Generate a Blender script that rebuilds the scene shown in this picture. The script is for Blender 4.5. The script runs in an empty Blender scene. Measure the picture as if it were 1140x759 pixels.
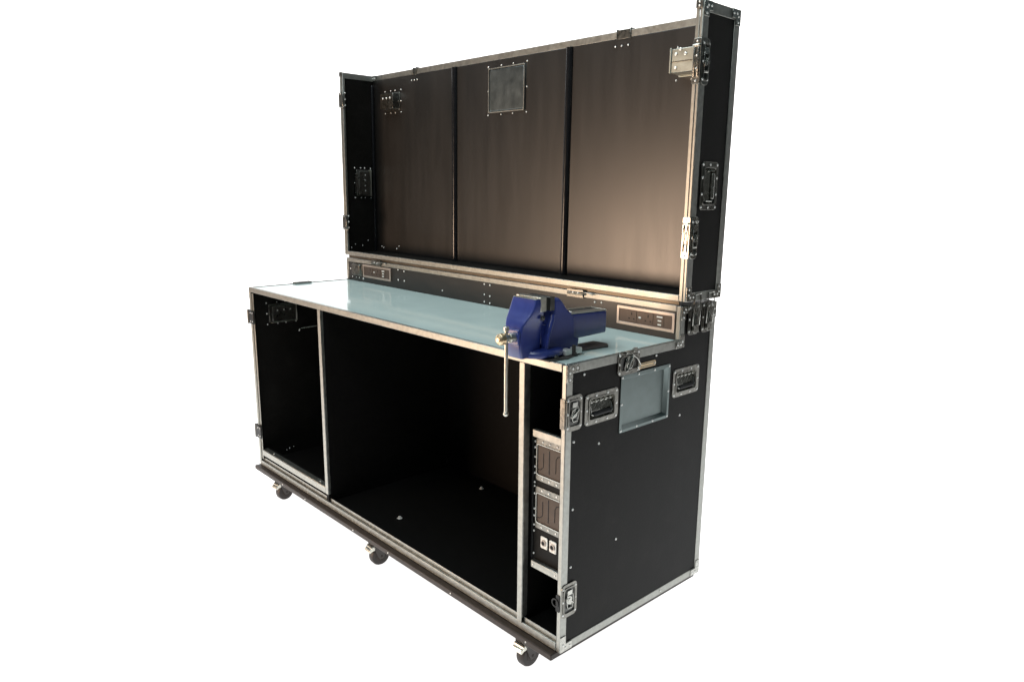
import bpy, bmesh, math, random
from mathutils import Vector, Matrix
random.seed(7)
S = 1.25            # build units -> metres
ZG = 0.118          # castor height (build units): the case underside stands this far above the floor
scene = bpy.context.scene
COL = scene.collection

# ------------------------------------------------------------------ materials
def mat(name, col, metal=0.0, rough=0.5, spec=0.5, var=0.08, nscale=40.0, rvar=0.08, bump=0.0,
        stretch=(1, 1, 1), coat=0.0, coat_rough=0.1, dirt=None, dirt_scale=9.0, dirt_amt=0.3):
    m = bpy.data.materials.new(name); m.use_nodes = True
    nt = m.node_tree; N = nt.nodes; L = nt.links
    b = N['Principled BSDF']
    tc = N.new('ShaderNodeTexCoord'); mp = N.new('ShaderNodeMapping')
    mp.inputs['Scale'].default_value = stretch
    L.new(tc.outputs['Object'], mp.inputs['Vector'])
    no = N.new('ShaderNodeTexNoise'); no.inputs['Scale'].default_value = nscale
    no.inputs['Detail'].default_value = 5.0
    L.new(mp.outputs['Vector'], no.inputs['Vector'])
    cr = N.new('ShaderNodeValToRGB')
    cr.color_ramp.elements[0].position = 0.25; cr.color_ramp.elements[1].position = 0.75
    cr.color_ramp.elements[0].color = tuple(max(0, c * (1 - var)) for c in col) + (1,)
    cr.color_ramp.elements[1].color = tuple(min(1, c * (1 + var)) for c in col) + (1,)
    L.new(no.outputs['Fac'], cr.inputs['Fac'])
    out = cr.outputs['Color']
    if dirt:
        n2 = N.new('ShaderNodeTexNoise'); n2.inputs['Scale'].default_value = dirt_scale
        n2.inputs['Detail'].default_value = 8.0; n2.inputs['Roughness'].default_value = 0.7
        L.new(tc.outputs['Object'], n2.inputs['Vector'])
        r2 = N.new('ShaderNodeMapRange'); r2.inputs['From Min'].default_value = 0.5
        r2.inputs['From Max'].default_value = 0.75; r2.inputs['To Max'].default_value = dirt_amt
        L.new(n2.outputs['Fac'], r2.inputs['Value'])
        mx = N.new('ShaderNodeMixRGB'); mx.inputs['Color2'].default_value = tuple(dirt) + (1,)
        L.new(r2.outputs['Result'], mx.inputs['Fac']); L.new(out, mx.inputs['Color1'])
        out = mx.outputs['Color']
    L.new(out, b.inputs['Base Color'])
    rr = N.new('ShaderNodeMapRange')
    rr.inputs['To Min'].default_value = max(0.02, rough - rvar)
    rr.inputs['To Max'].default_value = min(1, rough + rvar)
    L.new(no.outputs['Fac'], rr.inputs['Value']); L.new(rr.outputs['Result'], b.inputs['Roughness'])
    b.inputs['Metallic'].default_value = metal
    b.inputs['Specular IOR Level'].default_value = spec
    b.inputs['Coat Weight'].default_value = coat
    b.inputs['Coat Roughness'].default_value = coat_rough
    if bump:
        bp = N.new('ShaderNodeBump'); bp.inputs['Strength'].default_value = bump
        bp.inputs['Distance'].default_value = 0.002
        L.new(no.outputs['Fac'], bp.inputs['Height']); L.new(bp.outputs['Normal'], b.inputs['Normal'])
    return m

M = {}
M['panel'] = mat('black_laminated_ply', (.0075, .0068, .0060), rough=.44, spec=.11, var=.3, nscale=120, bump=.12,
                 dirt=(.022, .020, .018), dirt_scale=7, dirt_amt=.3)
M['panel_in'] = mat('black_ply_inside', (.0055, .005, .0047), rough=.55, spec=.06, var=.3, nscale=90)
M['sheet'] = mat('brown_film_faced_sheet', (.0060, .0048, .0040), rough=.36, spec=.66, var=.30, nscale=6, rvar=.06,
                 stretch=(3.2, 1, .45), dirt=(.013, .010, .007), dirt_scale=4, dirt_amt=.35, coat=.42, coat_rough=.33)
M['riser'] = mat('dark_brown_film_sheet', (.014, .011, .010), rough=.36, spec=.6, var=.2, nscale=12, stretch=(1, 1, 3))
M['alu'] = mat('aluminium_edging', (.37, .372, .345), metal=1, rough=.42, var=.16, nscale=60, rvar=.1,
               stretch=(1, 1, 1), bump=.05, dirt=(.26, .24, .19), dirt_scale=14, dirt_amt=.4)
M['zinc'] = mat('zinc_plated_steel', (.46, .455, .42), metal=1, rough=.24, var=.25, nscale=90, rvar=.10, bump=.03)
M['zinc_dark'] = mat('dark_zinc_steel', (.24, .232, .21), metal=1, rough=.30, var=.25, nscale=70, rvar=.1)  # darker tone of the zinc plating
M['galv_lit'] = mat('lit_galvanised_sheet', (.46, .48, .43), metal=1, rough=.42, var=.12, nscale=26, rvar=.1)  # lighter copy: bright reflection on the right handle box put into the colour
M['galv_dark'] = mat('dull_galvanised_sheet', (.17, .20, .21), metal=1, rough=.36, var=.12, nscale=20, rvar=.1)
M['strip_brown'] = mat('brown_gap_filler', (.14, .118, .092), metal=1, rough=.42, var=.2, nscale=20)  # for a brown filler added to give the gap below the lid its tone
M['galv'] = mat('galvanised_sheet', (.19, .225, .22), metal=1, rough=.42, var=.12, nscale=26, rvar=.1)
M['rivet'] = mat('bright_rivet', (.85, .84, .80), metal=.45, rough=.32, var=.03)
M['rubber'] = mat('black_rubber', (.012, .012, .013), rough=.6, spec=.3, var=.2)
M['batten'] = mat('black_gloss_batten', (.006, .006, .007), rough=.22, spec=.5, var=.1)
M['top'] = mat('pale_glossy_worktop', (.52, .635, .605), rough=.07, spec=.26, var=.05, nscale=6, rvar=.05,
               dirt=(.42, .53, .51), dirt_scale=2.2, dirt_amt=.35)
M['plate_brown'] = mat('brown_vent_rubber', (.085, .062, .048), rough=.55, spec=.3, var=.15)
M['frame_pale'] = mat('pale_satin_frame', (.50, .43, .38), metal=.75, rough=.38, var=.04)
M['sock'] = mat('dark_bronze_faceplate', (.10, .072, .058), metal=.4, rough=.42, var=.1)
M['white'] = mat('white_plastic', (.80, .79, .74), rough=.35, var=.03)
M['black'] = mat('black_plastic', (.008, .008, .008), rough=.4, spec=.3)
M['blue'] = mat('blue_enamel_paint', (.019, .036, .205), rough=.34, spec=.5, var=.10, nscale=55, rvar=.08, bump=.22,
                coat=.8, coat_rough=.32, dirt=(.014, .022, .10), dirt_scale=3, dirt_amt=.2)
M['steel'] = mat('ground_steel', (.66, .65, .58), metal=1, rough=.34, var=.1, nscale=80, rvar=.1, stretch=(6, 1, 1))
M['steel_dark'] = mat('dark_jaw_steel', (.12, .12, .115), metal=1, rough=.4, var=.15)
M['brass'] = mat('warm_plated_steel', (.78, .60, .38), metal=1, rough=.34, var=.1)
M['board'] = mat('dark_brown_base_board', (.032, .023, .018), rough=.45, spec=.3, var=.3, nscale=30, stretch=(1, 1, 1))
M['iron'] = mat('dark_cast_iron_plate', (.060, .052, .048), rough=.5, spec=.4, var=.2, nscale=60, bump=.2)
M['tyre'] = mat('dark_castor_tyre', (.028, .021, .018), rough=.5, spec=.4, var=.2)

def emis(name, col, s):
    m = bpy.data.materials.new(name); m.use_nodes = True
    nt = m.node_tree; b = nt.nodes['Principled BSDF']
    b.inputs['Base Color'].default_value = (.8, .8, .8, 1); b.inputs['Roughness'].default_value = .9
    b.inputs['Specular IOR Level'].default_value = 0
    b.inputs['Emission Color'].default_value = col + (1,); b.inputs['Emission Strength'].default_value = s
    return m
M['white_glow'] = emis('self_lit_white', (1, 1, 1), 1.02)  # added glow for a pure white background, not a real light source

# ------------------------------------------------------------------ frames and mesh building
class Fr:
    """local frame: origin, u (right), v (up), n (out of the surface)"""
    def __init__(s, o, u, v):
        s.o = Vector(o); s.u = Vector(u); s.v = Vector(v); s.n = s.u.cross(s.v)
    def __call__(s, a, b, c=0.0): return s.o + s.u * a + s.v * b + s.n * c
    def mx(s, a, b, c=0.0):
        m = Matrix((s.u, s.v, s.n)).transposed().to_4x4(); m.translation = s(a, b, c) * S; return m
ID = Fr((0, 0, 0), (1, 0, 0), (0, 1, 0))
def FRONT(x, z, y=0): return Fr((x, y, z), (1, 0, 0), (0, 0, 1))          # n = -y
def RIGHT(y, z, x=0): return Fr((x, y, z), (0, 1, 0), (0, 0, 1))          # n = +x
def LEFT(y, z, x): return Fr((x, y, z), (0, -1, 0), (0, 0, 1))            # n = -x
def BACK(x, z, y): return Fr((x, y, z), (-1, 0, 0), (0, 0, 1))            # n = +y

class MB:
    def __init__(s, f=ID): s.bm = bmesh.new(); s.f = f
    def box(s, x0, x1, y0, y1, z0, z1):
        P = [s.bm.verts.new(s.f(x, y, z)) for z in (z0, z1) for y in (y0, y1) for x in (x0, x1)]
        for q in ((0, 2, 3, 1), (4, 5, 7, 6), (0, 1, 5, 4), (2, 6, 7, 3), (0, 4, 6, 2), (1, 3, 7, 5)):
            s.bm.faces.new([P[i] for i in q])
        return s
    def loft(s, rings, cap=True):
        R = [[s.bm.verts.new(s.f(*p)) for p in r] for r in rings]
        n = len(R[0])
        for a, b in zip(R, R[1:]):
            for i in range(n):
                s.bm.faces.new((a[i], a[(i + 1) % n], b[(i + 1) % n], b[i]))
        if cap:
            s.bm.faces.new(R[0][::-1]); s.bm.faces.new(R[-1])
        return s
    def prism(s, pts, c0, c1):
        """outline in the frame's (u,v), extruded along n"""
        return s.loft([[(a, b, c0) for a, b in pts], [(a, b, c1) for a, b in pts]])
    def cyl(s, p0, p1, r0, r1=None, seg=20):
        r1 = r0 if r1 is None else r1
        p0 = Vector(p0); p1 = Vector(p1); d = (p1 - p0).normalized()
        a = Vector((0, 0, 1)) if abs(d.z) < .9 else Vector((1, 0, 0))
        e = d.cross(a).normalized(); g = d.cross(e)
        R = [[p + (e * math.cos(t) + g * math.sin(t)) * r for t in [2 * math.pi * k / seg for k in range(seg)]]
             for p, r in ((p0, r0), (p1, r1))]
        return s.loft(R)
    def tube(s, pts, r, seg=8):
        pts = [Vector(p) for p in pts]; rings = []
        for i, p in enumerate(pts):
            d = (pts[min(i + 1, len(pts) - 1)] - pts[max(i - 1, 0)]).normalized()
            a = Vector((0, 0, 1)) if abs(d.z) < .8 else Vector((1, 0, 0))
            e = d.cross(a).normalized(); g = d.cross(e)
            rings.append([p + (e * math.cos(t) + g * math.sin(t)) * r for t in [2 * math.pi * k / seg for k in range(seg)]])
        return s.loft(rings)
    def ball(s, c, r, sx=1, sy=1, sz=1, seg=16):
        c = Vector(c); rings = []
        for k in range(1, seg // 2):
            t = math.pi * k / (seg // 2)
            rings.append([c + Vector((r * sx * math.sin(t) * math.cos(q), r * sy * math.sin(t) * math.sin(q), -r * sz * math.cos(t)))
                          for q in [2 * math.pi * j / seg for j in range(seg)]])
        return s.loft(rings)
    def ring(s, outer, inner, c0, c1):
        """closed plate with a hole (outer and inner outlines with the same number of points)"""
        n = len(outer); V = {}
        for k, (pts, c) in enumerate(((outer, c0), (outer, c1), (inner, c0), (inner, c1))):
            V[k] = [s.bm.verts.new(s.f(a, b, c)) for a, b in pts]
        for i in range(n):
            j = (i + 1) % n
            for a, b in ((0, 1), (1, 3), (3, 2), (2, 0)):
                s.bm.faces.new((V[a][i], V[a][j], V[b][j], V[b][i]))
        return s
    def grid(s, us, vs, c0, c1, solid):
        """slab in the frame's uv plane made of cells; solid(uc,vc) says which cells exist"""
        V = {}
        def v(i, j, c):
            k = (i, j, c)
            if k not in V: V[k] = s.bm.verts.new(s.f(us[i], vs[j], c))
            return V[k]
        ok = lambda i, j: 0 <= i < len(us) - 1 and 0 <= j < len(vs) - 1 and solid((us[i] + us[i + 1]) / 2, (vs[j] + vs[j + 1]) / 2)
        for i in range(len(us) - 1):
            for j in range(len(vs) - 1):
                if not ok(i, j): continue
                s.bm.faces.new((v(i, j, c1), v(i + 1, j, c1), v(i + 1, j + 1, c1), v(i, j + 1, c1)))
                s.bm.faces.new((v(i, j, c0), v(i, j + 1, c0), v(i + 1, j + 1, c0), v(i + 1, j, c0)))
                for di, dj, a, b in ((-1, 0, (i, j), (i, j + 1)), (1, 0, (i + 1, j + 1), (i + 1, j)),
                                     (0, -1, (i + 1, j), (i, j)), (0, 1, (i, j + 1), (i + 1, j + 1))):
                    if not ok(i + di, j + dj):
                        s.bm.faces.new((v(*a, c0), v(*b, c0), v(*b, c1), v(*a, c1)))
        return s
    def build(s, name, m, parent=None, bevel=.0009, seg=2, smooth=True):
        bmesh.ops.recalc_face_normals(s.bm, faces=s.bm.faces)
        for v in s.bm.verts: v.co *= S
        if smooth:
            for f in s.bm.faces: f.smooth = True
            for e in s.bm.edges:
                if len(e.link_faces) == 2 and e.calc_face_angle(0) > math.radians(32): e.smooth = False
        me = bpy.data.meshes.new(name); s.bm.to_mesh(me); s.bm.free()
        me.materials.append(M[m] if isinstance(m, str) else m)
        o = bpy.data.objects.new(name, me); COL.objects.link(o); o.parent = parent
        if bevel:
            b = o.modifiers.new('bevel', 'BEVEL'); b.width = bevel * S; b.segments = seg
            b.limit_method = 'ANGLE'; b.angle_limit = math.radians(35); b.harden_normals = False
        return o

def rrect(w, h, r, cu=0, cv=0, seg=5):
    pts = []
    for qx, qy, a0 in ((1, 1, 0), (-1, 1, 90), (-1, -1, 180), (1, -1, 270)):
        for k in range(seg + 1):
            a = math.radians(a0 + 90 * k / seg)
            pts.append((cu + qx * (w / 2 - r) + r * math.cos(a), cv + qy * (h / 2 - r) + r * math.sin(a)))
    return pts

def thing(name, label, cat, loc, group=None, rx=0):
    o = bpy.data.objects.new(name, None); COL.objects.link(o); o.empty_display_size = .1
    o.location = Vector(loc); o.rotation_euler = (rx, 0, 0)
    o['label'] = label; o['category'] = cat
    if group: o['group'] = group
    return o

_riv = {}
def rivet(parent, f, a, b, c=0.0, r=.0034, name='rivet'):
    key = (name, round(r, 5))
    if key not in _riv:
        mb = MB()
        rings = [[(rr * math.cos(t), rr * math.sin(t), h) for t in [2 * math.pi * k / 12 for k in range(12)]]
                 for rr, h in ((r, -.0003), (r, .0006), (r * .86, .0014), (r * .5, .0021), (r * .12, .0023))]
        mb.loft(rings); o = mb.build(name, 'rivet', parent, bevel=0)
        _riv[key] = o.data
    else:
        o = bpy.data.objects.new(name, _riv[key]); COL.objects.link(o); o.parent = parent
    o.matrix_local = f.mx(a, b, c)
    return o

# ------------------------------------------------------------------ dimensions
H, L, D, D1, R = .800, 1.863, .657, .4776, .099
T = H + R
PT = .009           # panel thickness
RW = .024           # visible width of the edging

case = thing('workbench_case', 'black flight case workbench on castors with silver edging, open front and pale worktop',
             'workbench', (0, 0, ZG * S))

# ---- hardware functions
def recessed_handle(parent, f, w=.133, h=.085, chrome=False, dish_m='zinc_dark', label=None):
    iw, ih = w - .034, h - .030
    mb = MB(f); mb.ring(rrect(w, h, .012), rrect(iw, ih, .006), 0, .0022)
    mb.ring(rrect(iw + .008, ih + .008, .009), rrect(iw, ih, .006), .0022, .0042)
    base = mb.build('recessed_handle', dish_m, parent, bevel=.0006)
    if label: base['label'] = label
    mb = MB(f)
    d = .020; O = rrect(iw, ih, .006); I = rrect(iw - .012, ih - .012, .004)
    mb.loft([[(a, b, .001) for a, b in O], [(a, b, -d) for a, b in I]], cap=False)
    mb.prism(I, -d - .001, -d)
    mb.build('dish', 'zinc', base, bevel=0)
    mb = MB(f)   # spring hinge bar with knuckles along the upper edge of the dish
    mb.cyl((-iw * .44, ih * .32, -.005), (iw * .44, ih * .32, -.005), .0024, seg=10)
    for k in range(5):
        x = -iw * .38 + iw * .19 * k
        mb.cyl((x - .004, ih * .32, -.005), (x + .004, ih * .32, -.005), .0046, seg=12)
    mb.build('hinge_spring', 'zinc', base, bevel=0)
    mb = MB(f)   # sprung flap that carries the grip
    mb.loft([[(-iw * .40, ih * .28, -.006), (iw * .40, ih * .28, -.006), (iw * .40, ih * .28, -.009), (-iw * .40, ih * .28, -.009)],
             [(-iw * .40, -ih * .12, -.001), (iw * .40, -ih * .12, -.001), (iw * .40, -ih * .12, -.004), (-iw * .40, -ih * .12, -.004)]])
    mb.build('flap', 'zinc', base, bevel=.0005)
    mb = MB(f)
    mb.tube([(-iw * .42, ih * .1, -.004), (-iw * .42, -ih * .27, .002), (-iw * .36, -ih * .30, .003), (iw * .36, -ih * .30, .003),
             (iw * .42, -ih * .27, .002), (iw * .42, ih * .1, -.004)], .0026, 8)
    mb.build('bail', 'zinc', base, bevel=0)
    mb = MB(f); mb.cyl((-iw * .35, -ih * .27, .002), (iw * .35, -ih * .27, .002), .0062, seg=14)
    mb.build('grip', 'zinc' if chrome else 'rubber', base, bevel=.001)
    for a in (-w / 2 + .008, -w * .17, w * .17, w / 2 - .008):
        for b in (-h / 2 + .0075, h / 2 - .0075): rivet(base, f, a, b, .0022)
    for a in (-w / 2 + .0075, w / 2 - .0075): rivet(base, f, a, 0, .0022)
    return base

def butterfly_latch(parent, f, w=.062, h=.095, turn=20, m='zinc_dark'):
    mb = MB(f); mb.ring(rrect(w, h, .013), rrect(w - .022, h - .030, .007), 0, .0022)
    mb.ring(rrect(w - .012, h - .020, .010), rrect(w - .020, h - .028, .007), .0022, .0044)
    b = mb.build('butterfly_latch', m, parent, bevel=.0006)
    mb = MB(f); mb.prism(rrect(w - .021, h - .029, .006), .0001, .0009)
    mb.build('dish', 'steel_dark', b, bevel=0)  # flat plate; the shade of a recess is put into its dark colour
    t = math.radians(turn); u2 = f.u * math.cos(t) + f.v * math.sin(t); v2 = -f.u * math.sin(t) + f.v * math.cos(t)
    g = Fr(f(0, 0, 0), u2, v2); mb = MB(g)
    ww = w * .30
    mb.prism([(ww * math.cos(a) * (1.0 if k % 2 else 1), ww * .62 * math.sin(a)) for k, a in
              enumerate([2 * math.pi * k / 20 for k in range(20)])], .0028, .0044)
    mb.box(-ww * .85, ww * .85, -.0016, .0016, .0044, .0090)
    mb.build('wing', 'zinc', b, bevel=.0005)
    mb = MB(f); mb.cyl((0, 0, .0008), (0, 0, .0058), .0068, seg=16)
    mb.box(-.009, .009, h * .16, h * .30, .0008, .0050)
    mb.tube([(-.010, h * .20, .0052), (-.013, h * .02, .0060), (-.009, -h * .2, .0052)], .0012, 6)
    mb.tube([(.010, h * .20, .0052), (.013, h * .02, .0060), (.009, -h * .2, .0052)], .0012, 6)
    mb.cyl((-.009, -h * .22, .004), (.009, -h * .22, .004), .0028, seg=10)
    mb.build('latch_mechanism', 'zinc', b, bevel=.0004)
    for a in (-w / 2 + .0065, w / 2 - .0065):
        for q in (-h * .38, 0, h * .38): rivet(b, f, a, q, .0022)
    return b

def corner_brace(parent, f, a=.048, w=.021, su=1, sv=1, n=4):
    """flat L brace on the edging: arms along +u*su and +v*sv from the corner"""
    mb = MB(f)
    pts = [(0, 0), (a * su, 0), (a * su, w * sv), (w * su, w * sv), (w * su, a * sv), (0, a * sv)]
    mb.prism(pts, .0, .0022)
    b = mb.build('corner_brace', 'zinc', parent, bevel=.0008)
    for p, q in ((.45, .0), (.82, .0), (.0, .45), (.0, .82))[:n]:
        rivet(b, f, (a * p if p else w / 2) * su, (a * q if q else w / 2) * sv, .0022, r=.003)
    return b

def box_back(parent, f, w, h, d, m='galv', riv=True, name='dish_back', lip=True):
    """rear of a recessed dish standing proud of the inner face"""
    mb = MB(f)
    O = rrect(w, h, .004, seg=2); I = rrect(w - .006, h - .006, .004, seg=2)
    mb.loft([[(a, b, 0) for a, b in O], [(a, b, d) for a, b in I]])
    if lip: mb.ring(rrect(w + .006, h + .006, .004, seg=2), rrect(w - .001, h - .001, .003, seg=2), 0, .0022)
    b = mb.build(name, m, parent, bevel=.0012)
    if riv:
        for a in (-w / 2 - .011, -w * .17, w * .17, w / 2 + .011):
            for q in (-h / 2 - .011, h / 2 + .011): rivet(b, f, a, q, 0, r=.0030)
        for a in (-w / 2 - .011, w / 2 + .011): rivet(b, f, a, 0, 0, r=.0030)
    return b

def holes(rects):
    return lambda a, b: not any(x0 < a < x1 and y0 < b < y1 for x0, x1, y0, y1 in rects)
def cuts(lo, hi, vals): return sorted({lo, hi, *vals})

def side_handle_hole(cy, cz, w=.133, h=.085):
    iw, ih = (w - .034) / 2, (h - .030) / 2
    return (cy - iw, cy + iw, cz - ih, cz + ih)

# ---- panels -------------------------------------------------------------------------
h1 = (.139, .6675); h2 = (.520, .6715)
dish = (.2215, .4325, .581, .731)
HR = [side_handle_hole(*h1), side_handle_hole(*h2), dish]
us = cuts(.002, D - .002, [D1 + .002] + [v for r in HR for v in r[:2]])
vs = cuts(.002, T - .002, [H - .002] + [v for r in HR for v in r[2:]])
hr = holes(HR)
MB(RIGHT(0, 0)).grid(us, vs, -PT - .0015, -.0015, lambda a, b: hr(a, b) and (b < H - .002 or a > D1 + .002)) \
    .build('side_panel', 'panel', case, bevel=0)
hl = (.137, .678)
HL = [side_handle_hole(*hl)]
us = cuts(.002, D - .002, [D1 + .002] + [v for r in HL for v in r[:2]])
vs = cuts(.002, T - .002, [H - .002] + [v for r in HL for v in r[2:]])
hlf = holes(HL)
MB(RIGHT(0, 0, -L)).grid(us, vs, .0015, PT + .0015, lambda a, b: hlf(a, b) and (b < H - .002 or a > D1 + .002)) \
    .build('side_panel', 'panel', case, bevel=0)
MB().box(-L + .012, -.012, D - .0105, D - .0015, .002, T - .002).build('back_panel', 'panel', case)
MB().box(-L + .012, -.012, .012, D - .011, .012, .021).build('floor_panel', 'panel_in', case)
MB().box(-1.245, -.1705, .600, .609, .0215, H - .0165).build('inner_back_panel', 'panel_in', case)
wt = MB().box(-L + .0125, -.0125, .0125, D1 - .0005, H - .016, H - .0022).build('worktop', 'top', case)
MB().box(-L + .0125, -.0125, D1 + .0015, D1 + .0105, H - .016, T - .003).build('riser_panel', 'riser', case)
MB().box(-L + .0125, -.0125, D1 + .011, D - .011, T - .011, T - .002).build('riser_top', 'panel', case)
# base board the castors bolt to
bb = MB().box(-L - .010, -.012, -.021, D - .004, -.0200, -.0012).build('base_board', 'board', case, bevel=.003)
for x in (-.11, -.45, -.80, -1.03, -1.40, -1.60):
    rivet(bb, FRONT(x, -.010, -.021), 0, 0, 0, r=.0026, name='screw')

# ---- aluminium edging ---------------------------------------------------------------
def rail(name, parent, boxes, m='alu', bevel=.0011, label=None):
    mb = MB()
    for b in boxes: mb.box(*b)
    o = mb.build(name, m, parent, bevel=bevel)
    if label: o['label'] = label
    return o
t = .0022
def E(*b): return b
# front right post: front leg, side leg, inside lip
rail('corner_post', case, [E(-.0130, 0, 0, t, .001, H - .001), E(-t, 0, t, RW, .001, H - .001), E(-.0130, -.0130 + t, t, .016, .03, H - .026)])
MB().box(-.0164, -.0132, .0030, .012, .03, H - .022).build('post_seal', 'black', case, bevel=.0004)
rail('corner_post', case, [E(-L, -L + .0165, 0, t, .001, H - .001), E(-L, -L + t, t, RW, .001, H - .001),
                           E(-L + .0165 - .0012, -L + .030, .004, .0065, .03, H - .026), E(-L + .0165 - t, -L + .0165, t, .004, .03, H - .026)])
rail('corner_post', case, [E(-t, 0, D - RW, D, .001, T - .001), E(-.018, -t, D - t, D, .001, T - .001)])
rail('corner_post', case, [E(-L, -L + t, D - RW, D, .001, T - .001), E(-L + t, -L + .018, D - t, D, .001, T - .001)])
# top front edge, butted between the posts
rail('front_edging', case, [E(-L + .0166, -.0166, .0004, .0004 + t, H - .0205, H - .0002), E(-L + .0166, -.0166, .0026, .0125, H - .0024, H - .0002),
                            E(-L + .0166, -.0166, .0026, .018, H - .0205, H - .0183)])
# bottom front edge: outer leg and the set-back tongue
rail('bottom_edging', case, [E(-L + .0166, -.0166, .0004, .0004 + t, .0005, .0225), E(-L + .0166, -.0166, .0026, .0125, .0203, .0225),
                             E(-L + .0166, -.0166, .0100, .0125, .0226, .036)])
# side top edges, bottoms, riser
for x0, sgn in ((0, -1), (-L, 1)):
    a, b = sorted((x0, x0 + sgn * t)); c, d = sorted((x0 + sgn * t, x0 + sgn * .0122))
    rail('top_edging', case, [E(a, b, RW + .0004, D1 - .0004, H - RW, H - .0002), E(c, d, .0126, D1 - .0004, H - .0024, H - .0002)])
    rail('bottom_edging', case, [E(a, b, RW + .0004, D - RW - .0004, .0005, RW - .001)])
    rail('riser_post', case, [E(a, b, D1, D1 + .020, H - .022, T - .001), E(*sorted((x0 + sgn * t, x0 + sgn * .0165)), D1 - .0003, D1 + t, H, T - .001)])
    rail('riser_edging', case, [E(a, b, D1 + .0204, D - RW - .0004, T - RW, T - .0002), E(c, d, D1 + .0204, D - RW - .0004, T - .0024, T - .0002)])
rail('riser_edging', case, [E(-L + .0168, -.0168, D1 - .0022, D1, T - .0165, T - .0002), E(-L + .0168, -.0168, D1 + .0002, D1 + .0145, T - .0024, T - .0002),
                            E(-L + .0168, -.0168, D1 + .0002, D1 + .0014, T - .0165, T - .0145)])
rail('riser_edging', case, [E(-L + .019, -.019, D - t, D, T - RW, T - .0002)])
rail('bottom_edging', case, [E(-L + .019, -.019, D - t, D, .0005, RW)])
# ---- dividers and inner frame of the left bay
dv = MB().box(-1.2635, -1.2465, .0030, .645, .0220, H - .0210).build('divider', 'panel_in', case)
rail('divider_edging', dv, [E(-1.2648, -1.2452, -.0005, .0018, .0525, H - .0210), E(-1.2465, -1.2452, .0018, .012, .0525, H - .0210),
                            E(-1.2648, -1.2636, .0018, .012, .0825, H - .0210)])
dv = MB().box(-.1685, -.1515, .0030, .645, .0220, H - .0210).build('divider', 'panel_in', case)
rail('divider_edging', dv, [E(-.1698, -.1508, .0003, .0026, .0228, H - .0210), E(-.1514, -.1502, .0026, .022, .037, H - .0210)])
sh = MB().box(-1.826, -1.268, .003, .040, .0540, .0762).build('sill_strip', 'panel_in', case)
e = rail('sill_edging', sh, [E(-1.830, -1.2672, -.0004, .0018, .0525, .0775), E(-1.830, -1.2672, .0018, .026, .0766, .0788)])
for x in (-1.74, -1.33): rivet(e, Fr((x, .013, .0788), (1, 0, 0), (0, 1, 0)), 0, 0, 0, r=.003, name='screw')
# handle box seen on the inside of the left wall + recessed handle outside
recessed_handle(case, LEFT(hl[0], hl[1], -L - .0002))
fi = RIGHT(hl[0], hl[1], -L + PT + .0017)
bx = box_back(case, fi, .112, .072, .026, m='zinc_dark', riv=True)
MB(fi).box(-.058, .060, -.0385, -.035, .0, .030).box(.0565, .060, -.035, .040, .0, .030).build('flange', 'steel', bx, bevel=.0006)
for k in range(3): rivet(bx, fi, -.03 + .03 * k, .015, .026, r=.003)
# gas strut in the left bay
gs = MB(); gs.tube([(-1.845, .222, .596), (-1.838, .245, .598), (-1.836, .300, .600)], .0036, 10)
gs.ball((-1.846, .216, .590), .0065)
gs.build('support_stay', 'zinc', case, bevel=0)
for (y, z) in ((.205, .66), (.139, .045), (.125, .040), (.160, .048)):
    rivet(case, RIGHT(y, z, -L + PT + .0016), 0, 0, 0, r=.0036 if y == .139 else .0024, name='screw')
# bolts on the floor of the middle bay
for x, y in ((-.945, .127), (-.954, .533)):
    mb = MB(); mb.cyl((x, y, .0212), (x, y, .0225), .010, seg=18); mb.cyl((x, y, .0225), (x, y, .0290), .0060, .0052, seg=6)
    mb.build('floor_bolt', 'rivet', case, bevel=.0005)
mb = MB(); mb.box(-1.2462, -1.236, .575, .5995, .035, .060); mb.build('angle_bracket', 'zinc_dark', case)
mb = MB(); mb.cyl((-.40, .5998, .11), (-.40, .596, .11), .004, seg=12); mb.build('screw', 'zinc_dark', case, bevel=0)

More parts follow.
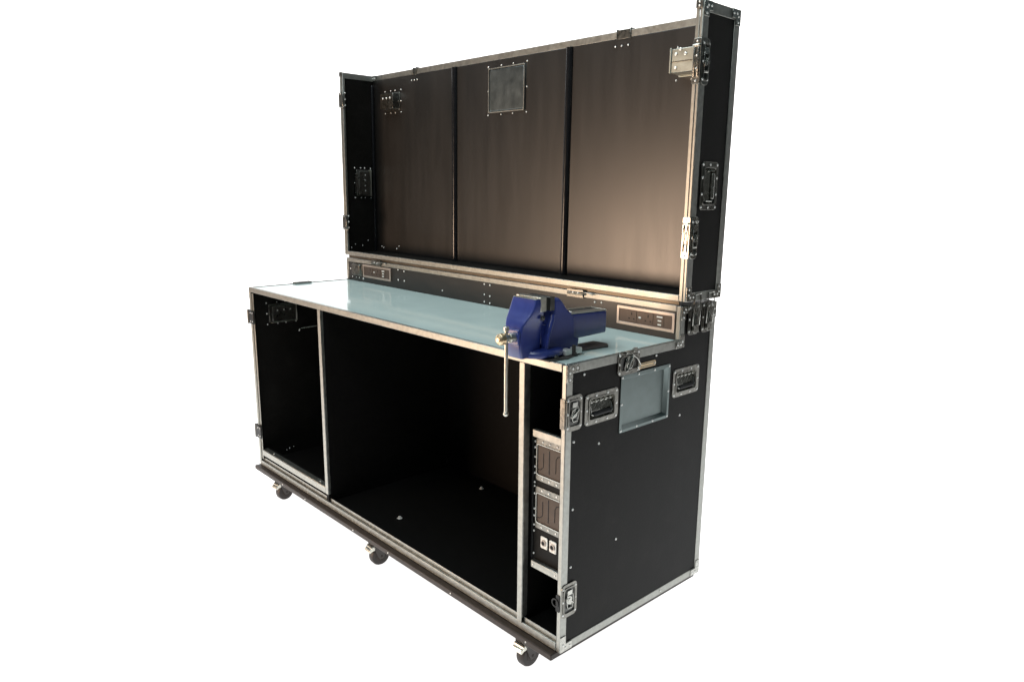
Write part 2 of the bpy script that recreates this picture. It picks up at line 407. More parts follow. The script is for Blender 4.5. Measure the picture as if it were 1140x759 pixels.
# ---- right bay: rack bars, vent units, connectors
RY = .030
rp = MB().box(-.1475, -.0175, RY + .002, RY + .006, .205, .590).build('rack_panel', 'panel', case, bevel=.0004)
for z0, z1 in ((.578, .598), (.197, .217)):
    o = rail('rack_bar', case, [E(-.1340, -.0170, RY - .012, RY - .0095, z0, z1), E(-.1340, -.0170, RY - .0095, RY + .0014, z1 - .0022, z1)])
    if z0 < .3:
        for x in (-.125, -.040): rivet(o, FRONT(x, (z0 + z1) / 2, RY - .012), 0, 0, 0, r=.0030, name='screw')
rk = MB().box(-.1474, -.1400, RY - .001, RY + .0016, .2175, .5775).build('rack_strip', 'black', case, bevel=.0004)
for z in (.560, .543, .516, .488, .470, .443, .432, .410, .365, .345, .318, .300, .232):
    rivet(rk, FRONT(-.1372, z, RY + .0018), 0, 0, .0, r=.0030, name='screw')
def vent(zc, h):
    f = FRONT(-.0775, zc, RY + .0018)
    w = .106
    mb = MB(f); mb.ring(rrect(w, h, .005, seg=3), rrect(w - .006, h - .034, .006, seg=3), 0, .003)
    b = mb.build('vent_unit', 'zinc_dark', case, bevel=.0008)
    mb = MB(f); mb.ring(rrect(w - .004, h - .032, .007, seg=3), rrect(w - .010, h - .038, .006, seg=3), .0031, .0052)
    mb.build('rim', 'zinc', b, bevel=.0004)
    mb = MB(f); mb.box(-w / 2 + .004, w / 2 - .004, -h / 2 + .018, h / 2 - .018, .0004, .0016)
    mb.build('rubber_insert', 'plate_brown', b, bevel=0)
    mb = MB(f); hh = h / 2 - .028
    mb.tube([(-.026, hh * .65, .0018), (-.026, -hh * .55, .0018), (-.036, -hh * .85, .0018), (-.046, -hh * .9, .0018)], .0012, 6)
    mb.box(-.0055, -.0030, -hh, hh, .0017, .0026)
    mb.tube([(.020, -hh * .7, .0018), (.020, hh * .45, .0018), (.026, hh * .75, .0018), (.040, hh * .85, .0018)], .0012, 6)
    mb.build('groove', 'black', b, bevel=0)
    for q in (-h / 2 + .0080, h / 2 - .0080):
        for a in (-.028, -.002, .026): rivet(b, f, a, q, .003, r=.0032)
vent(.5135, .122); vent(.3740, .122)
for x in (-.0955, -.0620):
    f = FRONT(x, .278, RY + .0018)
    b = MB(f).prism(rrect(.0255, .034, .003, seg=3), 0, .003).build('panel_connector', 'white', case, bevel=.0006)
    MB(f).ring(rrect(.018, .018, .0089), rrect(.013, .013, .0064), .0031, .0065).build('collar', 'frame_pale', b, bevel=.0005)
    MB(f).prism(rrect(.0125, .0125, .0062), .0031, .0036).build('insert', 'black', b, bevel=0)
    for a, q in ((-.009, .012), (.009, -.012)): rivet(b, f, a, q, .003, r=.0017, name='screw')

# ---- right side hardware
recessed_handle(case, RIGHT(h1[0], h1[1], -.0013))
recessed_handle(case, RIGHT(h2[0], h2[1], -.0013))
f = RIGHT((dish[0] + dish[1]) / 2, (dish[2] + dish[3]) / 2, -.0013)
w, h = dish[1] - dish[0], dish[3] - dish[2]
b = MB(f).ring(rrect(w + .012, h + .012, .004, seg=2), rrect(w - .006, h - .006, .003, seg=2), 0, .0020).build('label_dish', 'galv', case, bevel=.0006)
mb = MB(f); O = rrect(w - .006, h - .006, .003, seg=2); I = rrect(w - .022, h - .022, .003, seg=2)
mb.loft([[(a, q, .001) for a, q in O], [(a, q, -.009) for a, q in I]], cap=False); mb.prism(I, -.010, -.009)
mb.build('dish', 'galv', b, bevel=0)
for a in (-w / 2, -w * .17, w * .17, w / 2):
    for q in (-h / 2, h / 2): rivet(b, f, a, q, .0021)
for a in (-w / 2, w / 2): rivet(b, f, a, 0, .0021)
# name plate (no readable wording in the photo)
f = RIGHT(.3275, .7515, -.0013)
b = MB(f).prism(rrect(.078, .0155, .006), 0, .0018).build('name_plate', 'brass', case, bevel=.0005)
MB(f).ring(rrect(.066, .010, .004), rrect(.062, .0065, .003), .0019, .0026).build('raised_border', 'zinc_dark', b, bevel=0)
for a in (-.034, .034): rivet(b, f, a, 0, .0018, r=.0024)
# latches
butterfly_latch(case, RIGHT(.0305, .6720, .0002), .060, .094, turn=35)
butterfly_latch(case, RIGHT(.0305, .1500, .0002), .060, .098, turn=-40)
MB(FRONT(-.0085, .672, -.0002)).prism(rrect(.016, .080, .004), 0, .0022).build('latch_return', 'zinc_dark', case, bevel=.0006)
mb = MB(FRONT(-.0095, .146, -.0002)); mb.prism(rrect(.014, .050, .004), 0, .002)
mb.ring(rrect(.026, .026, .0129, -.008, 0), rrect(.017, .017, .0084, -.008, 0), .0022, .0042)
mb.build('latch_return', 'black', case, bevel=.0005)
o = butterfly_latch(case, RIGHT(.2440, .7700, .0002), .092, .064, turn=60)
f = RIGHT(.2440, .7700, .0002)
mb = MB(f); mb.box(-.022, -.006, .026, .0345, .0045, .0095); mb.box(.008, .024, .028, .0400, .0045, .0105)
mb.tube([(.006, .022, .010), (.024, .010, .011), (.044, -.012, .008)], .0016, 8)
mb.tube([(.030, -.014, .008), (.040, -.026, .006)], .0022, 8)
mb.build('latch_hook', 'zinc', o, bevel=.0006)
for y, w in ((.538, .054), (.608, .056)):
    f = RIGHT(y, .856, .0006)
    o = butterfly_latch(case, f, w, .094, turn=75)
    mb = MB(f)
    for a in (-.017, .017):
        mb.tube([(a, -.018, .010), (a, .030, .012), (a * .9, .062, .012), (a * .9, .074, .012)], .0019, 8)
    mb.tube([(-.0155, .074, .012), (.0155, .074, .012)], .0019, 8)
    mb.box(-.013, .013, -.040, -.016, .0046, .0125)
    mb.build('latch_hook', 'zinc', o, bevel=.0006)
# corner braces on the body
corner_brace(case, RIGHT(.0005, H - .0005, .0002), .046, .0215, 1, -1)
corner_brace(case, RIGHT(.0005, .001, .0002), .046, .0215, 1, 1, n=3)
corner_brace(case, RIGHT(D - .0005, .001, .0002), .046, .0215, -1, 1)
corner_brace(case, RIGHT(D - .0005, T - .001, .0002), .050, .022, -1, -1)
corner_brace(case, RIGHT(D1 + .0205, H - .0235, .0002), .040, .020, -1, 1, n=3)
corner_brace(case, RIGHT(D1 + .0005, T - .001, .0002), .040, .020, 1, -1)
corner_brace(case, LEFT(.0005, H - .0005, -L - .0002), .046, .0215, -1, -1)
for y, z in ((.035, .593), (.134, .566), (.500, .569), (.369, .771), (.038, .406), (.223, .261), (.068, .766), (.036, .242), (.45, .012)):
    rivet(case, RIGHT(y, z, -.0014 if z > .03 else .0001), 0, 0, 0, r=.0036, name='screw')
# hinges on the left front corner
for z in (.672, .158):
    mb = MB(); mb.box(-L - .006, -L + .042, -.0060, -.0004, z - .029, z + .029)
    mb.box(-L - .018, -L - .0004, .004, .045, z - .027, z + .027)
    b = mb.build('hinge_bracket', 'zinc_dark', case, bevel=.003)
    b.data.materials[0] = M['black']
    mb = MB(); mb.cyl((-L - .012, -.002, z - .030), (-L - .012, -.002, z + .030), .0065, seg=14); mb.build('pin', 'steel_dark', b, bevel=.0006)
    for q in (-.017, .019):
        for a in (.016, .034): rivet(b, FRONT(-L + a, z + q, -.0061), 0, 0, 0, r=.0026)
# left end top: small latch on the far top edge
MB().box(-L - .006, -L + .022, .205, .285, H - .008, H + .0055).build('edge_latch', 'zinc_dark', case, bevel=.002)

# ---- riser fittings
RF = D1 + .0013
def socket_unit(xc, zc=.8475, sw=.215):
    f = FRONT(xc, zc, RF)
    w, h = sw, .057
    b = MB(f).ring(rrect(w, h, .0015, seg=1), rrect(w - .017, h - .017, .001, seg=1), 0, .0045).build('socket_unit', 'frame_pale', case, bevel=.0010)
    MB(f).box(-w / 2 + .0084, w / 2 - .0084, -h / 2 + .0084, h / 2 - .0084, .0004, .0024).build('faceplate', 'sock', b, bevel=0)
    for k, x in enumerate((-.050, .012)):
        mb = MB(f); mb.prism(rrect(.036, .034, .003, x, 0), .0025, .0036)
        s = mb.build('mains_socket', 'sock', b, bevel=.0005)
        mb = MB(f); mb.box(x - .0018, x + .0018, .004, .0125, .0037, .0041)
        mb.box(x - .0115, x - .0065, -.0085, -.0050, .0037, .0041); mb.box(x + .0065, x + .0115, -.0085, -.0050, .0037, .0041)
        mb.build('pin_hole', 'black', s, bevel=0)
    MB(f).box(-.0235, -.0145, -.0022, .0026, .0025, .0042).build('switch', 'white', b, bevel=.0004)
    mb = MB(f); mb.prism(rrect(.030, .034, .002, .054, 0), .0025, .0034); u = mb.build('usb_module', 'sock', b, bevel=.0004)
    for q, ww in ((.0115, .020), (.0, .0125), (-.0115, .0125)):
        MB(f).box(.054 - ww / 2, .054 + ww / 2, q - .0022, q + .0022, .0035, .0041).build('usb_port', 'white', u, bevel=0)
    return b
socket_unit(-.1275, .8465); socket_unit(-1.6060, .8500, .226)
box_back(case, FRONT(-1.7680, .8510, RF), .070, .052, .012, m='zinc_dark', riv=True)
for x in (-1.595, -.405):
    f = FRONT(x, T - .010, D1 - .0024)
    mb = MB(f); mb.box(-.042, .030, -.010, .016, 0, .004); mb.cyl((-.036, .004, .006), (.036, .004, .006), .0045, seg=12)
    mb.tube([(.020, .008, .008), (.055, .010, .009), (.075, .006, .006)], .0022, 8)
    b = mb.build('clip_latch', 'zinc_dark', case, bevel=.0010)
    for a in (-.030, -.010, .012): rivet(b, f, a, .005, .0042 + .004 * (abs(a) < .02), r=.004)
for x, z in ((-1.440, .878), (-1.395, .875), (-1.440, .834), (-1.395, .834), (-.873, .874), (-.842, .873), (-.873, .835), (-.842, .832),
             (-.873, .808), (-.842, .806), (-.330, .872), (-.302, .873), (-.302, .842), (-.302, .816), (-1.13, .822), (-1.83, .850), (-1.72, .812)):
    rivet(case, FRONT(x, z, RF), 0, 0, 0, r=.0035, name='screw')

# ---- castors
def castor(x, y, turn):
    f = ID; cz = -.0203
    mb = MB(); mb.box(x - .042, x + .042, y - .018, y + .040, cz - .004, cz)
    b = mb.build('castor', 'zinc_dark', case, bevel=.0012)
    t = math.radians(turn); d = Vector((math.cos(t), math.sin(t), 0)); s = Vector((-math.sin(t), math.cos(t), 0))
    R0 = .0365; zc = -ZG + R0; wc = Vector((x, y, zc)) + d * .016
    g = Fr(wc, d, (0, 0, 1))        # n = across the wheel
    mb = MB(g); seg = 32
    prof = [(R0 - .010, .0155), (R0 - .003, .0145), (R0, .009), (R0, -.009), (R0 - .003, -.0145), (R0 - .010, -.0155)]
    mb.loft([[(r * math.cos(q), r * math.sin(q), c) for q in [2 * math.pi * k / seg for k in range(seg)]] for r, c in prof])
    wheel = mb.build('wheel', 'tyre', b, bevel=.0006)
    mb = MB(g); mb.cyl((0, 0, -.0166), (0, 0, .0166), R0 * .55, seg=24); mb.cyl((0, 0, -.021), (0, 0, .021), .0050, seg=12)
    mb.build('hub', 'board', wheel, bevel=.0008)
    mb = MB(g)
    for c in (-.0200, .0178):
        mb.prism([(-.034, .051), (.012, .051), (.015, .010), (.009, -.009), (-.006, -.010), (-.015, .004)], c, c + .0022)
    mb.box(-.034, .012, .0495, .0515, -.0178, .0178)
    mb.cyl((-.016, .0517, 0), (-.016, .0540, 0), .022, seg=20)
    mb.build('fork', 'iron', b, bevel=.0008)
    mb = MB(g)   # brake pedal
    mb.prism([(-.026, .042), (-.046, .036), (-.050, .028), (-.045, .022), (-.028, .030), (-.016, .042)], -.018, .018)
    mb.cyl((-.032, .037, -.020), (-.032, .037, .020), .0085, seg=12)
    mb.build('brake_pedal', 'steel', b, bevel=.0015)
    return b
castor(-.145, .008, 92); castor(-.930, .008, 86); castor(-1.690, .012, 96)
castor(-.170, .600, 20); castor(-.915, .600, 200); castor(-1.690, .600, 20)

# =============================================================== the open lid standing on the riser
GAP = .0120; LW = .011; LHh = .806; LD = .1795
lid = thing('case_lid', 'tall black open-fronted lid with three brown back panels, standing on the riser of the workbench',
            'case lid', (0, D1 * S, (T + GAP + ZG) * S), rx=-.0078)
X1, X0 = LW, -L - LW
hd = (.0800, .3260)     # handle centre (y,z), standing plate
iw, ih = (.085 - .030) / 2, (.133 - .034) / 2
HH = [(hd[0] - iw, hd[0] + iw, hd[1] - ih, hd[1] + ih)]
us = cuts(.002, LD - .002, HH[0][:2]); vs = cuts(.002, LHh - .002, HH[0][2:]); hf = holes(HH)
MB(RIGHT(0, 0, X1)).grid(us, vs, -PT - .0015, -.0015, hf).build('side_panel', 'panel', lid, bevel=0)
MB(RIGHT(0, 0, X0)).grid(us, vs, .0015, PT + .0015, hf).build('side_panel', 'panel', lid, bevel=0)
MB().box(X0 + .012, X1 - .012, .002, LD - .012, .0015, .0105).build('bottom_panel', 'panel', lid)
MB().box(X0 + .012, X1 - .012, LD - .0105, LD - .0015, .002, LHh - .002).build('back_board', 'panel', lid)
YB = LD - .0110
sheets = ((X0 + .0125, -1.2700), (-1.2400, -.6400), (-.6100, X1 - .0125))
for a, b in sheets:
    MB().box(a, b, YB - .0030, YB, .0110, .7835).build('back_sheet', 'sheet', lid, bevel=.0008)
def batten(x, w, d, z0=.0112, z1=.7830):
    pts = [(-w / 2, 0)] + [(w / 2 * math.cos(math.pi - math.pi * k / 10), d * math.sin(math.pi * k / 10)) for k in range(1, 10)] + [(w / 2, 0)]
    g = Fr((x, YB - .0002, z0), (1, 0, 0), (0, 0, 1))
    mb = MB(); mb.loft([[(x + a, YB - .0002 - c, z) for a, c in pts] for z in (z0, z1)])
    return mb.build('batten', 'batten', lid, bevel=0)
batten(-1.2550, .030, .016); batten(-.6250, .030, .016)
MB().box(X0 + .0112, X0 + .0230, YB - .018, YB - .0032, .0112, .765).build('batten', 'batten', lid, bevel=.005, seg=4)
# edging of the free edges (wraps both faces)
rail('top_edging', lid, [E(X0 + .024, X1 - .024, YB - .0030, YB - .0008, LHh - .0220, LHh), E(X0 + .024, X1 - .024, YB - .0008, LD - t, LHh - .0022, LHh),
                         E(X0 + .024, X1 - .024, LD - t, LD, LHh - .024, LHh)])
for xo, sg in ((X1, -1), (X0, 1)):
    def q(a, b): return sorted((xo + sg * a, xo + sg * b))
    rail('top_edging', lid, [E(*q(0, t), .0262, LD - .0265, LHh - .0285, LHh - .0002), E(*q(t, .0118), .0262, YB - .004, LHh - .0024, LHh - .0002),
                             E(*q(.0118, .0140), .0035, YB - .004, LHh - .0240, LHh - .0002)])
    rail('front_post', lid, [E(*q(0, t), .0, .0258, .001, LHh), E(*q(t, .0100), .0, t, .001, LHh), E(*q(.0125, .0235), .0005, .0030, .001, LHh),
                             E(*q(.0100, .0125), .0030, .0060, .001, LHh), E(*q(.0213, .0235), .0030, .0120, .020, LHh - .024)])
    rail('rear_post', lid, [E(*q(0, t), LD - .026, LD, .001, LHh), E(*q(t, .022), LD - t, LD, .001, LHh - .026)])
    rail('bottom_edging', lid, [E(*q(0, t), .0262, LD - .0265, .0004, .0260)])
rail('front_edging', lid, [E(X0 + .0240, X1 - .0240, -.0002, .0020, .0008, .0185), E(X0 + .0240, X1 - .0240, .0020, .0125, .0163, .0185)])
rail('gap_filler', lid, [E(X0 + .0240, X1 - .0240, .0060, .0090, -.0115, .0006)], m='strip_brown', label='brown filler strip added in the gap under the front edging')
# inner hardware: rear of the dishes on the back
fb = FRONT(-.1060, .6830, YB - .0031)
b = box_back(lid, fb, .132, .072, .052, m='galv_lit', riv=True, name='handle_box')
MB(fb).box(-.062, .064, -.004, -.0015, .050, .0535).build('fold', 'zinc_dark', b, bevel=0)
MB(fb).box(-.0655, -.060, -.034, .036, .050, 0.0555).build('flange', 'galv_lit', b, bevel=.001)
for a, q in ((-.045, .018), (-.012, .016), (.030, .014), (-.045, -.020), (.030, -.022), (-.030, .030)):
    rivet(b, fb, a, q, .053, r=.0050)
fb = FRONT(-1.7000, .6830, YB - .0031)
b = box_back(lid, fb, .104, .072, .035, m='zinc_dark', riv=True, name='handle_box')  # darker metal than the right box; the reflection difference is in the colour
for a in (-.028, 0, .028):
    for q in (.012,): rivet(b, fb, a, q, .0352, r=.0042)
fd = FRONT(-.9420, .6745, YB - .0031)
b = box_back(lid, fd, .192, .154, .006, m='galv_dark', riv=True, name='dish_back', lip=False)
MB(fd).ring(rrect(.200, .162, .003, seg=2), rrect(.1925, .1545, .003, seg=2), 0, .0075).build('border', 'alu', b, bevel=.0005)
fl = RIGHT(.1000, .3280, X0 + PT + .0017)
b = box_back(lid, fl, .062, .112, .014, m='zinc_dark', riv=True, name='handle_box')
MB(fl).box(.0315, .0350, -.060, .060, 0, .020).build('flange', 'steel', b, bevel=.0006)
for q in (-.035, -.012, .012, .035): rivet(b, fl, .004, q, .0142, r=.0030)
MB(fl).box(-.001, .001, -.04, .04, .0143, .0165).build('spring', 'zinc', b, bevel=0)
# handles outside
fr = Fr((X1 - .0013, hd[0], hd[1]), (0, 0, 1), (0, -1, 0))
recessed_handle(lid, fr, chrome=True)
fr = Fr((X0 - .0001, hd[0], hd[1]), (0, 0, 1), (0, 1, 0))
recessed_handle(lid, fr)
# latches wrapping the right front edge of the lid
for z, hh in ((.6520, .120), (.1820, .118)):
    f = RIGHT(.0205, z, X1 + .0002)
    o = butterfly_latch(lid, f, .036, hh, turn=80, m='zinc_dark' if z > .4 else 'zinc')
    g = FRONT(X1 - .0115, z, -.0003)
    mb = MB(g); mb.prism(rrect(.025, hh * .98, .004), 0, .0022)
    for a in (-.006, .006): mb.tube([(a, -hh * .34, .004), (a, hh * .1, .0065), (a, hh * .3, .004)], .0017, 8)
    mb.cyl((-.009, hh * .34, .004), (.009, hh * .34, .004), .0034, seg=10)
    mb.build('latch_return', 'zinc', o, bevel=.0007)
    for q in (-.42, -.15, .12, .42): rivet(o, g, 0, hh * q, .0023, r=.0030)
# latches on the left front edge
for z in (.690, .152):
    mb = MB(); mb.box(X0 - .004, X0 + .0360, -.0055, -.0004, z - .030, z + .030); mb.box(X0 - .008, X0 - .0004, 0, .04, z - .028, z + .028)
    b = mb.build('edge_latch', 'zinc_dark', lid, bevel=.002)
    mb = MB(); mb.box(X0 - .010, X0 + .045, -.0085, -.0004, z - .0345, z - .0305); mb.box(X0 + .0325, X0 + .036, -.0095, -.0057, z - .030, z + .030)
    mb.build('lip', 'zinc', b, bevel=.0008)
    for q in (-.026, 0, .026): rivet(b, RIGHT(.004, z + q, X0 + .0362), 0, 0, 0, r=.0034)
    rivet(b, FRONT(X0 + .012, z + .024, -.0056), 0, 0, 0, r=.003)
# top edge fittings
for x, w in ((-.392, .052), (-1.530, .020)):
    mb = MB(); mb.box(x - w / 2, x + w / 2, YB - .0050, LD + .002, LHh - .0250, LHh + .0030)
    mb.box(x - w / 2 - .003, x - w / 2, YB - .0060, LD + .003, LHh - .0260, LHh + .0055); mb.box(x + w / 2, x + w / 2 + .003, YB - .0060, LD + .003, LHh - .0260, LHh + .0055)
    b = mb.build('edge_catch', 'zinc_dark', lid, bevel=.001)
    for k in (-1, 0, 1): rivet(b, FRONT(x + k * (.026 if w > .03 else .020) - .005 * (w > .03), LHh - .046, YB - .0062), 0, 0, 0, r=.0032)
for x, z in ((-1.815, .035), (-1.800, .030), (-1.69, .032), (-1.672, .045)):
    rivet(lid, FRONT(x, z, YB - .0032), 0, 0, 0, r=.0030, name='screw')
for x in (-1.20, -.625, -.870, -1.255):
    rivet(lid, Fr((x, .028 if x != -.870 else .018, .0106), (1, 0, 0), (0, 1, 0)), 0, 0, 0, r=.0032, name='screw')
for y, z in ((.03, .02), (.05, .035), (.09, .028), (.12, .05)):
    rivet(lid, RIGHT(y, z + .012, X0 + PT + .0016), 0, 0, 0, r=.0028, name='screw')
# braces on the right end
corner_brace(lid, RIGHT(.0005, LHh - .0003, X1 + .0002), .040, .024, 1, -1)
corner_brace(lid, RIGHT(LD - .0005, LHh - .0003, X1 + .0002), .042, .024, -1, -1)
corner_brace(lid, RIGHT(.0005, .001, X1 + .0002), .042, .024, 1, 1)
corner_brace(lid, RIGHT(LD - .0005, .001, X1 + .0002), .042, .024, -1, 1)
mb = MB(); mb.box(X1 - .0235, X1 - .002, -.0028, -.0006, LHh - .020, LHh + .0005); b = mb.build('corner_brace', 'zinc_dark', lid, bevel=.0008)
for q in (-.005, -.015): rivet(b, FRONT(X1 - .012, LHh + q, -.0029), 0, 0, 0, r=.003)
mb = MB(); mb.box(X0 + .001, X0 + .020, -.0028, -.0006, LHh - .018, LHh + .0005); mb.build('corner_brace', 'zinc_dark', lid, bevel=.0008)
mb = MB(); mb.box(X0 + .0145, X0 + .040, YB - .0075, YB - .0035, LHh - .0235, LHh + .0012); b = mb.build('corner_brace', 'zinc', lid, bevel=.001)
for a in (.020, .034): rivet(b, FRONT(X0 + a, LHh - .012, YB - .0076), 0, 0, 0, r=.003)

# =============================================================== the vice
vice = thing('bench_vice', 'blue engineer bench vice bolted on the right front corner of the pale worktop', 'bench vice',
             (-.130 * S, .060 * S, (H - .0022 + ZG) * S))
V0 = Vector((-.130, .060, -.0022))          # coordinates below are written as (x, y, height above worktop) in case units
def vf(): return Fr(-V0 - Vector((0, 0, .0022)), (1, 0, 0), (0, 1, 0))
VF = Fr((.130, -.060, 0), (1, 0, 0), (0, 1, 0))
def rings(rows, n=1):
    return [[(x0, y0, z), (x1, y0, z), (x1, y1, z), (x0, y1, z)] for z, x0, x1, y0, y1 in rows]
# base plate, swivel base
mb = MB(VF); mb.prism([(-.205, -.004), (-.058, -.004), (-.050, .060), (-.060, .090), (-.075, .135), (-.200, .135)], .0002, .0045)
mb.prism([(-.150, .1353), (-.092, .1353), (-.078, .250), (-.102, .276), (-.152, .272)], .0002, .0045)  # narrower dark patch on the worktop, built as a thin plate
mb.build('base_plate', 'iron', vice, bevel=.001)
mb = MB(VF); cx, cy = -.134, .030
def circ(r, z, ex=1.0, seg=40): return [(cx + r * math.cos(q), cy + r * ex * math.sin(q), z) for q in [2 * math.pi * k / seg for k in range(seg)]]
mb.loft([circ(.064, .0048), circ(.070, .010), circ(.070, .018), circ(.064, .024), circ(.050, .026)])
mb.build('swivel_base', 'blue', vice, bevel=.0015, seg=3)
# fixed body: side profile lofted across x with rounded shoulders
def profile_loft(prof, xs, name, m, bevel=.003, seg=3):
    """prof: list of (y,z); xs: list of (x, shrink) -> outline pulled toward its centroid by shrink metres"""
    n = len(prof); gy = sum(p[0] for p in prof) / n; gz = sum(p[1] for p in prof) / n
    R = []
    for x, s in xs:
        r = []
        for y, z in prof:
            d = Vector((y - gy, z - gz)); l = d.length
            k = max(0, (l - s) / l) if l else 1
            r.append((x, gy + d.x * k, gz + d.y * k))
        R.append(r)
    return MB(VF).loft(R).build(name, m, vice, bevel=bevel, seg=seg)
body = [(.020, .008), (.118, .008), (.142, .016), (.146, .036), (.128, .042), (.126, .100), (.108, .114), (.092, .128), (.074, .148), (.064, .154),
        (.046, .154), (.044, .120), (.034, .098), (.026, .072), (.016, .040)]
fixed = profile_loft(body, [(-.176, .006), (-.172, .001), (-.168, 0), (-.098, 0), (-.094, .001), (-.090, .006)], 'fixed_jaw_body', 'blue', .002)
# raised rib along the front edge of the fixed body side
mb = MB(VF); mb.tube([(-.0925, .044, .112), (-.0900, .040, .100), (-.0880, .030, .080), (-.0875, .021, .055), (-.0875, .018, .030), (-.0900, .017, .010)], .0050, 10)
mb.build('casting_rib', 'blue', fixed, bevel=0)
# beam behind
bm_ = MB(VF).loft([[(-.162, y, z0), (-.100, y, z0), (-.098, y, z0 + .006), (-.098, y, z1 - .003), (-.101, y, z1), (-.161, y, z1), (-.164, y, z1 - .003), (-.164, y, z0 + .006)]
              for y, z0, z1 in ((.120, .036, .104), (.262, .038, .099))]).build('slide_beam', 'blue', vice, bevel=.002, seg=3)
mb = MB(VF)
mb.loft([[(-.163, y, z), (-.150, y, z), (-.150, y, z + .004), (-.163, y, z + .004)] for y, z in ((.130, .1042), (.258, .0996))])
mb.loft([[(-.116, y, z), (-.099, y, z), (-.099, y, z + .004), (-.116, y, z + .004)] for y, z in ((.130, .1042), (.258, .0996))])
mb.loft([[(-.163, y, z), (-.099, y, z), (-.099, y, z + .006), (-.163, y, z + .006)] for y, z in ((.120, .1050), (.1297, .1045))])
mb.loft([[(-.163, y, z), (-.099, y, z), (-.099, y, z + .004), (-.163, y, z + .004)] for y, z in ((.2583, .0996), (.263, .0994))])
mb.build('slide_rim', 'steel', bm_, bevel=.0008)
MB(VF).loft([[(-.1495, y, z), (-.1165, y, z), (-.1165, y, z + .0012), (-.1495, y, z + .0012)] for y, z in ((.130, .1040), (.258, .0994))]) \
    .build('slide_channel', 'iron', bm_, bevel=0)
# moving jaw
mv = [(.156, -.178, -.092, -.020, .000), (.148, -.180, -.090, -.022, .002), (.136, -.180, -.090, -.027, .004), (.120, -.178, -.092, -.036, .012),
      (.104, -.172, -.096, -.050, .016), (.090, -.164, -.100, -.059, .014), (.072, -.160, -.101, -.063, .012), (.045, -.160, -.101, -.064, .010),
      (.024, -.158, -.101, -.062, .010), (.008, -.155, -.103, -.056, .008)]
def rr4(z, x0, x1, y0, y1, r=.006):
    w, h = x1 - x0, y1 - y0
    return [(a, b, z) for a, b in rrect(w, h, min(r, w * .3, h * .3), (x0 + x1) / 2, (y0 + y1) / 2, seg=4)]
mj = MB(VF).loft([rr4(*r) for r in mv]).build('moving_jaw', 'blue', vice, bevel=0)
MB(VF).loft([rr4(.1564, -.177, -.093, -.019, -.0045, .003), rr4(.1582, -.176, -.094, -.018, -.0050, .003)]).build('jaw_top', 'steel', mj, bevel=0)
jp = MB(VF).box(-.180, -.0895, -.0040, .0160, .1240, .1605).build('jaw_plate', 'steel', mj, bevel=.0010)
jq = MB(VF).box(-.178, -.0895, .0300, .0460, .1240, .1590).build('jaw_plate', 'steel_dark', fixed, bevel=.0010)
mb = MB(VF); mb.cyl((-.0905, .002, .108), (-.0865, .002, .108), .0065, seg=18); mb.ball((-.0868, .002, .108), .0046, sx=.7)
mb.build('jaw_bolt', 'steel_dark', mj, bevel=.0008)
# slide between the jaws
MB(VF).box(-.156, -.104, .012, .035, .034, .086).build('slide_bar', 'blue', vice, bevel=.002)
# spindle, head, tommy bar
xs_, zs_ = -.119, .064
mb = MB(VF); mb.box(xs_ - .020, xs_ + .018, -.0690, -.0630, zs_ - .020, zs_ + .020)
mb.build('spindle_collar', 'blue', mj, bevel=.004, seg=3)
mb = MB(VF); mb.cyl((xs_, -.0692, zs_), (xs_, -.0860, zs_), .0125, seg=24); mb.cyl((xs_, -.0860, zs_), (xs_, -.1040, zs_), .0095, .0105, seg=24)
sp = mb.build('spindle', 'steel', vice, bevel=.001)
mb = MB(VF); mb.cyl((xs_, -.1042, zs_), (xs_, -.1180, zs_), .0150, .0140, seg=28); mb.cyl((xs_, -.1180, zs_), (xs_, -.1235, zs_), .0140, .0070, seg=28)
mb.build('spindle_head', 'brass', sp, bevel=.0015)
mb = MB(VF); mb.cyl((xs_, -.0940, zs_ + .024), (xs_, -.0940, -.128), .0048, seg=16)
hb = mb.build('tommy_bar', 'steel', vice, bevel=.0005)
mb = MB(VF); mb.ball((xs_, -.0940, -.131), .0072); mb.build('end_ball', 'steel', hb, bevel=0)
mb = MB(VF); mb.cyl((xs_, -.0940, zs_ + .020), (xs_, -.0940, zs_ + .030), .0075, seg=16); mb.build('end_knob', 'steel', hb, bevel=.001)
# clamp lugs and bolts on the right of the base
for y in (.078, .116):
    MB(VF).prism(rrect(.024, .026, .004, -.076, y), .0047, .020).build('clamp_lug', 'rivet', vice, bevel=.002, seg=3)
for (x, y, hh) in ((-.066, .097, .030), (-.066, .030, .013)):
    mb = MB(VF); mb.cyl((x, y, .0047), (x, y, .010), .0085, seg=6); mb.cyl((x, y, .010), (x, y, hh), .0050, seg=14)
    mb.build('clamp_bolt', 'iron' if hh > .02 else 'steel_dark', vice, bevel=.0008)

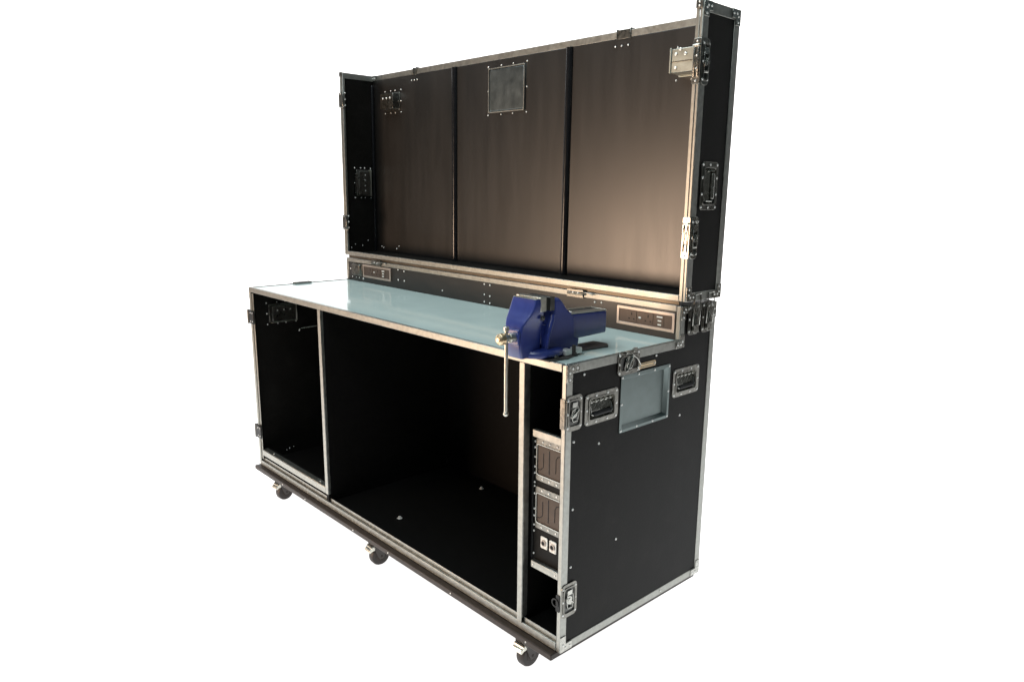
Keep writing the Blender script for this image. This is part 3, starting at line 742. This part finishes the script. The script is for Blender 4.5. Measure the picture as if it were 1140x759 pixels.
# =============================================================== setting: white floor and wall, added glow keeps them blank and shadowless
def sweep():
    mb = MB()
    zf = 0.0
    mb.box(-7.5, 1.9, -1.6, 5.2, zf - .05, zf)
    o = mb.build('floor', 'white_glow', None, bevel=0, smooth=False); o['kind'] = 'structure'
    # curved white wall behind and to the left, rising from the floor
    path = [(1.05, 4.2)]
    cxr, cyr, rr = -4.6, 2.2, 2.0
    for k in range(0, 13):
        a = math.radians(90 + 90 * k / 12); path.append((cxr + rr * math.cos(a), cyr + rr * math.sin(a)))
    path.append((-6.6, -.95))
    mb = MB()
    ins, outs = [], []
    n = len(path)
    ring_in, ring_out = path, [(x - .05 if x < -4.6 else x, y + .05 if y > 2.2 else y) for x, y in path]
    poly = ring_in + ring_out[::-1]
    mb.loft([[(x, y, .002) for x, y in poly], [(x, y, 4.6) for x, y in poly]], cap=False)
    for z in (.002, 4.6):
        for i in range(n - 1):
            q = [ring_in[i], ring_in[i + 1], ring_out[i + 1], ring_out[i]]
            mb.bm.faces.new([mb.bm.verts.new((x, y, z)) for x, y in q])
    o = mb.build('backdrop', 'white_glow', None, bevel=0, smooth=False); o['kind'] = 'structure'
sweep()

# =============================================================== lamps
def area(name, loc, target, size, sy, power, col):
    l = bpy.data.lights.new(name, 'AREA'); l.shape = 'RECTANGLE'; l.size = size * S; l.size_y = sy * S; l.energy = power; l.color = col
    o = bpy.data.objects.new(name, l); COL.objects.link(o); o.location = Vector(loc) * S
    d = (Vector(target) - Vector(loc)); o.rotation_euler = d.to_track_quat('-Z', 'Y').to_euler()
    return o
area('warm_lamp', (-2.9, -4.0, .50), (-.5, .4, .8), 2.0, 1.3, 250, (1.0, .71, .50))
area('cool_lamp', (-1.5, -.5, 3.9), (-.7, .25, .8), 2.2, 1.4, 115, (.88, .96, 1.0))
area('worktop_fill', (.2, -1.6, 3.6), (-.3, .2, .8), 1.2, .9, 60, (.86, .97, 1.0))  # unseen fill light, added to brighten the worktop around the vice

w = bpy.data.worlds.new('World'); scene.world = w; w.use_nodes = True
nt = w.node_tree; bg = nt.nodes['Background']
tc = nt.nodes.new('ShaderNodeTexCoord'); sx = nt.nodes.new('ShaderNodeSeparateXYZ'); cr = nt.nodes.new('ShaderNodeValToRGB')
mr = nt.nodes.new('ShaderNodeMapRange'); mr.inputs['From Min'].default_value = -1; mr.inputs['From Max'].default_value = 1
nt.links.new(tc.outputs['Generated'], sx.inputs['Vector']); nt.links.new(sx.outputs['Z'], mr.inputs['Value'])
nt.links.new(mr.outputs['Result'], cr.inputs['Fac']); nt.links.new(cr.outputs['Color'], bg.inputs['Color'])
cr.color_ramp.elements[0].color = (.12, .10, .08, 1); cr.color_ramp.elements[0].position = .45
cr.color_ramp.elements[1].color = (.16, .22, .24, 1); cr.color_ramp.elements[1].position = .62
bg.inputs['Strength'].default_value = .4

# =============================================================== camera (solved from the photograph's edges)
cam = bpy.data.cameras.new('camera'); co = bpy.data.objects.new('camera', cam); COL.objects.link(co)
yaw, pit, rol = -.8243, -.2142, .0092
F = Vector((math.sin(yaw) * math.cos(pit), math.cos(yaw) * math.cos(pit), math.sin(pit)))
Rt = Vector((math.cos(yaw), -math.sin(yaw), 0)); U = Rt.cross(F)
r = Rt * math.cos(rol) + U * math.sin(rol); u = -Rt * math.sin(rol) + U * math.cos(rol)
mx = Matrix((r, u, -F)).transposed().to_4x4(); mx.translation = Vector((1.2186, -1.3090, 1.2332 + ZG)) * S
co.matrix_world = mx
cam.sensor_width = 36; cam.lens = 826.59 / 1140 * 36
cam.shift_x = (570 - 570.94) / 1140; cam.shift_y = (386.41 - 379.5) / 1140
cam.clip_end = 200; cam.clip_start = .02
scene.camera = co
scene.view_settings.view_transform = 'Standard'; scene.view_settings.look = 'None'
scene.view_settings.exposure = 0; scene.view_settings.gamma = 1
scene.cycles.max_bounces = 6
scene.cycles.use_denoising = True
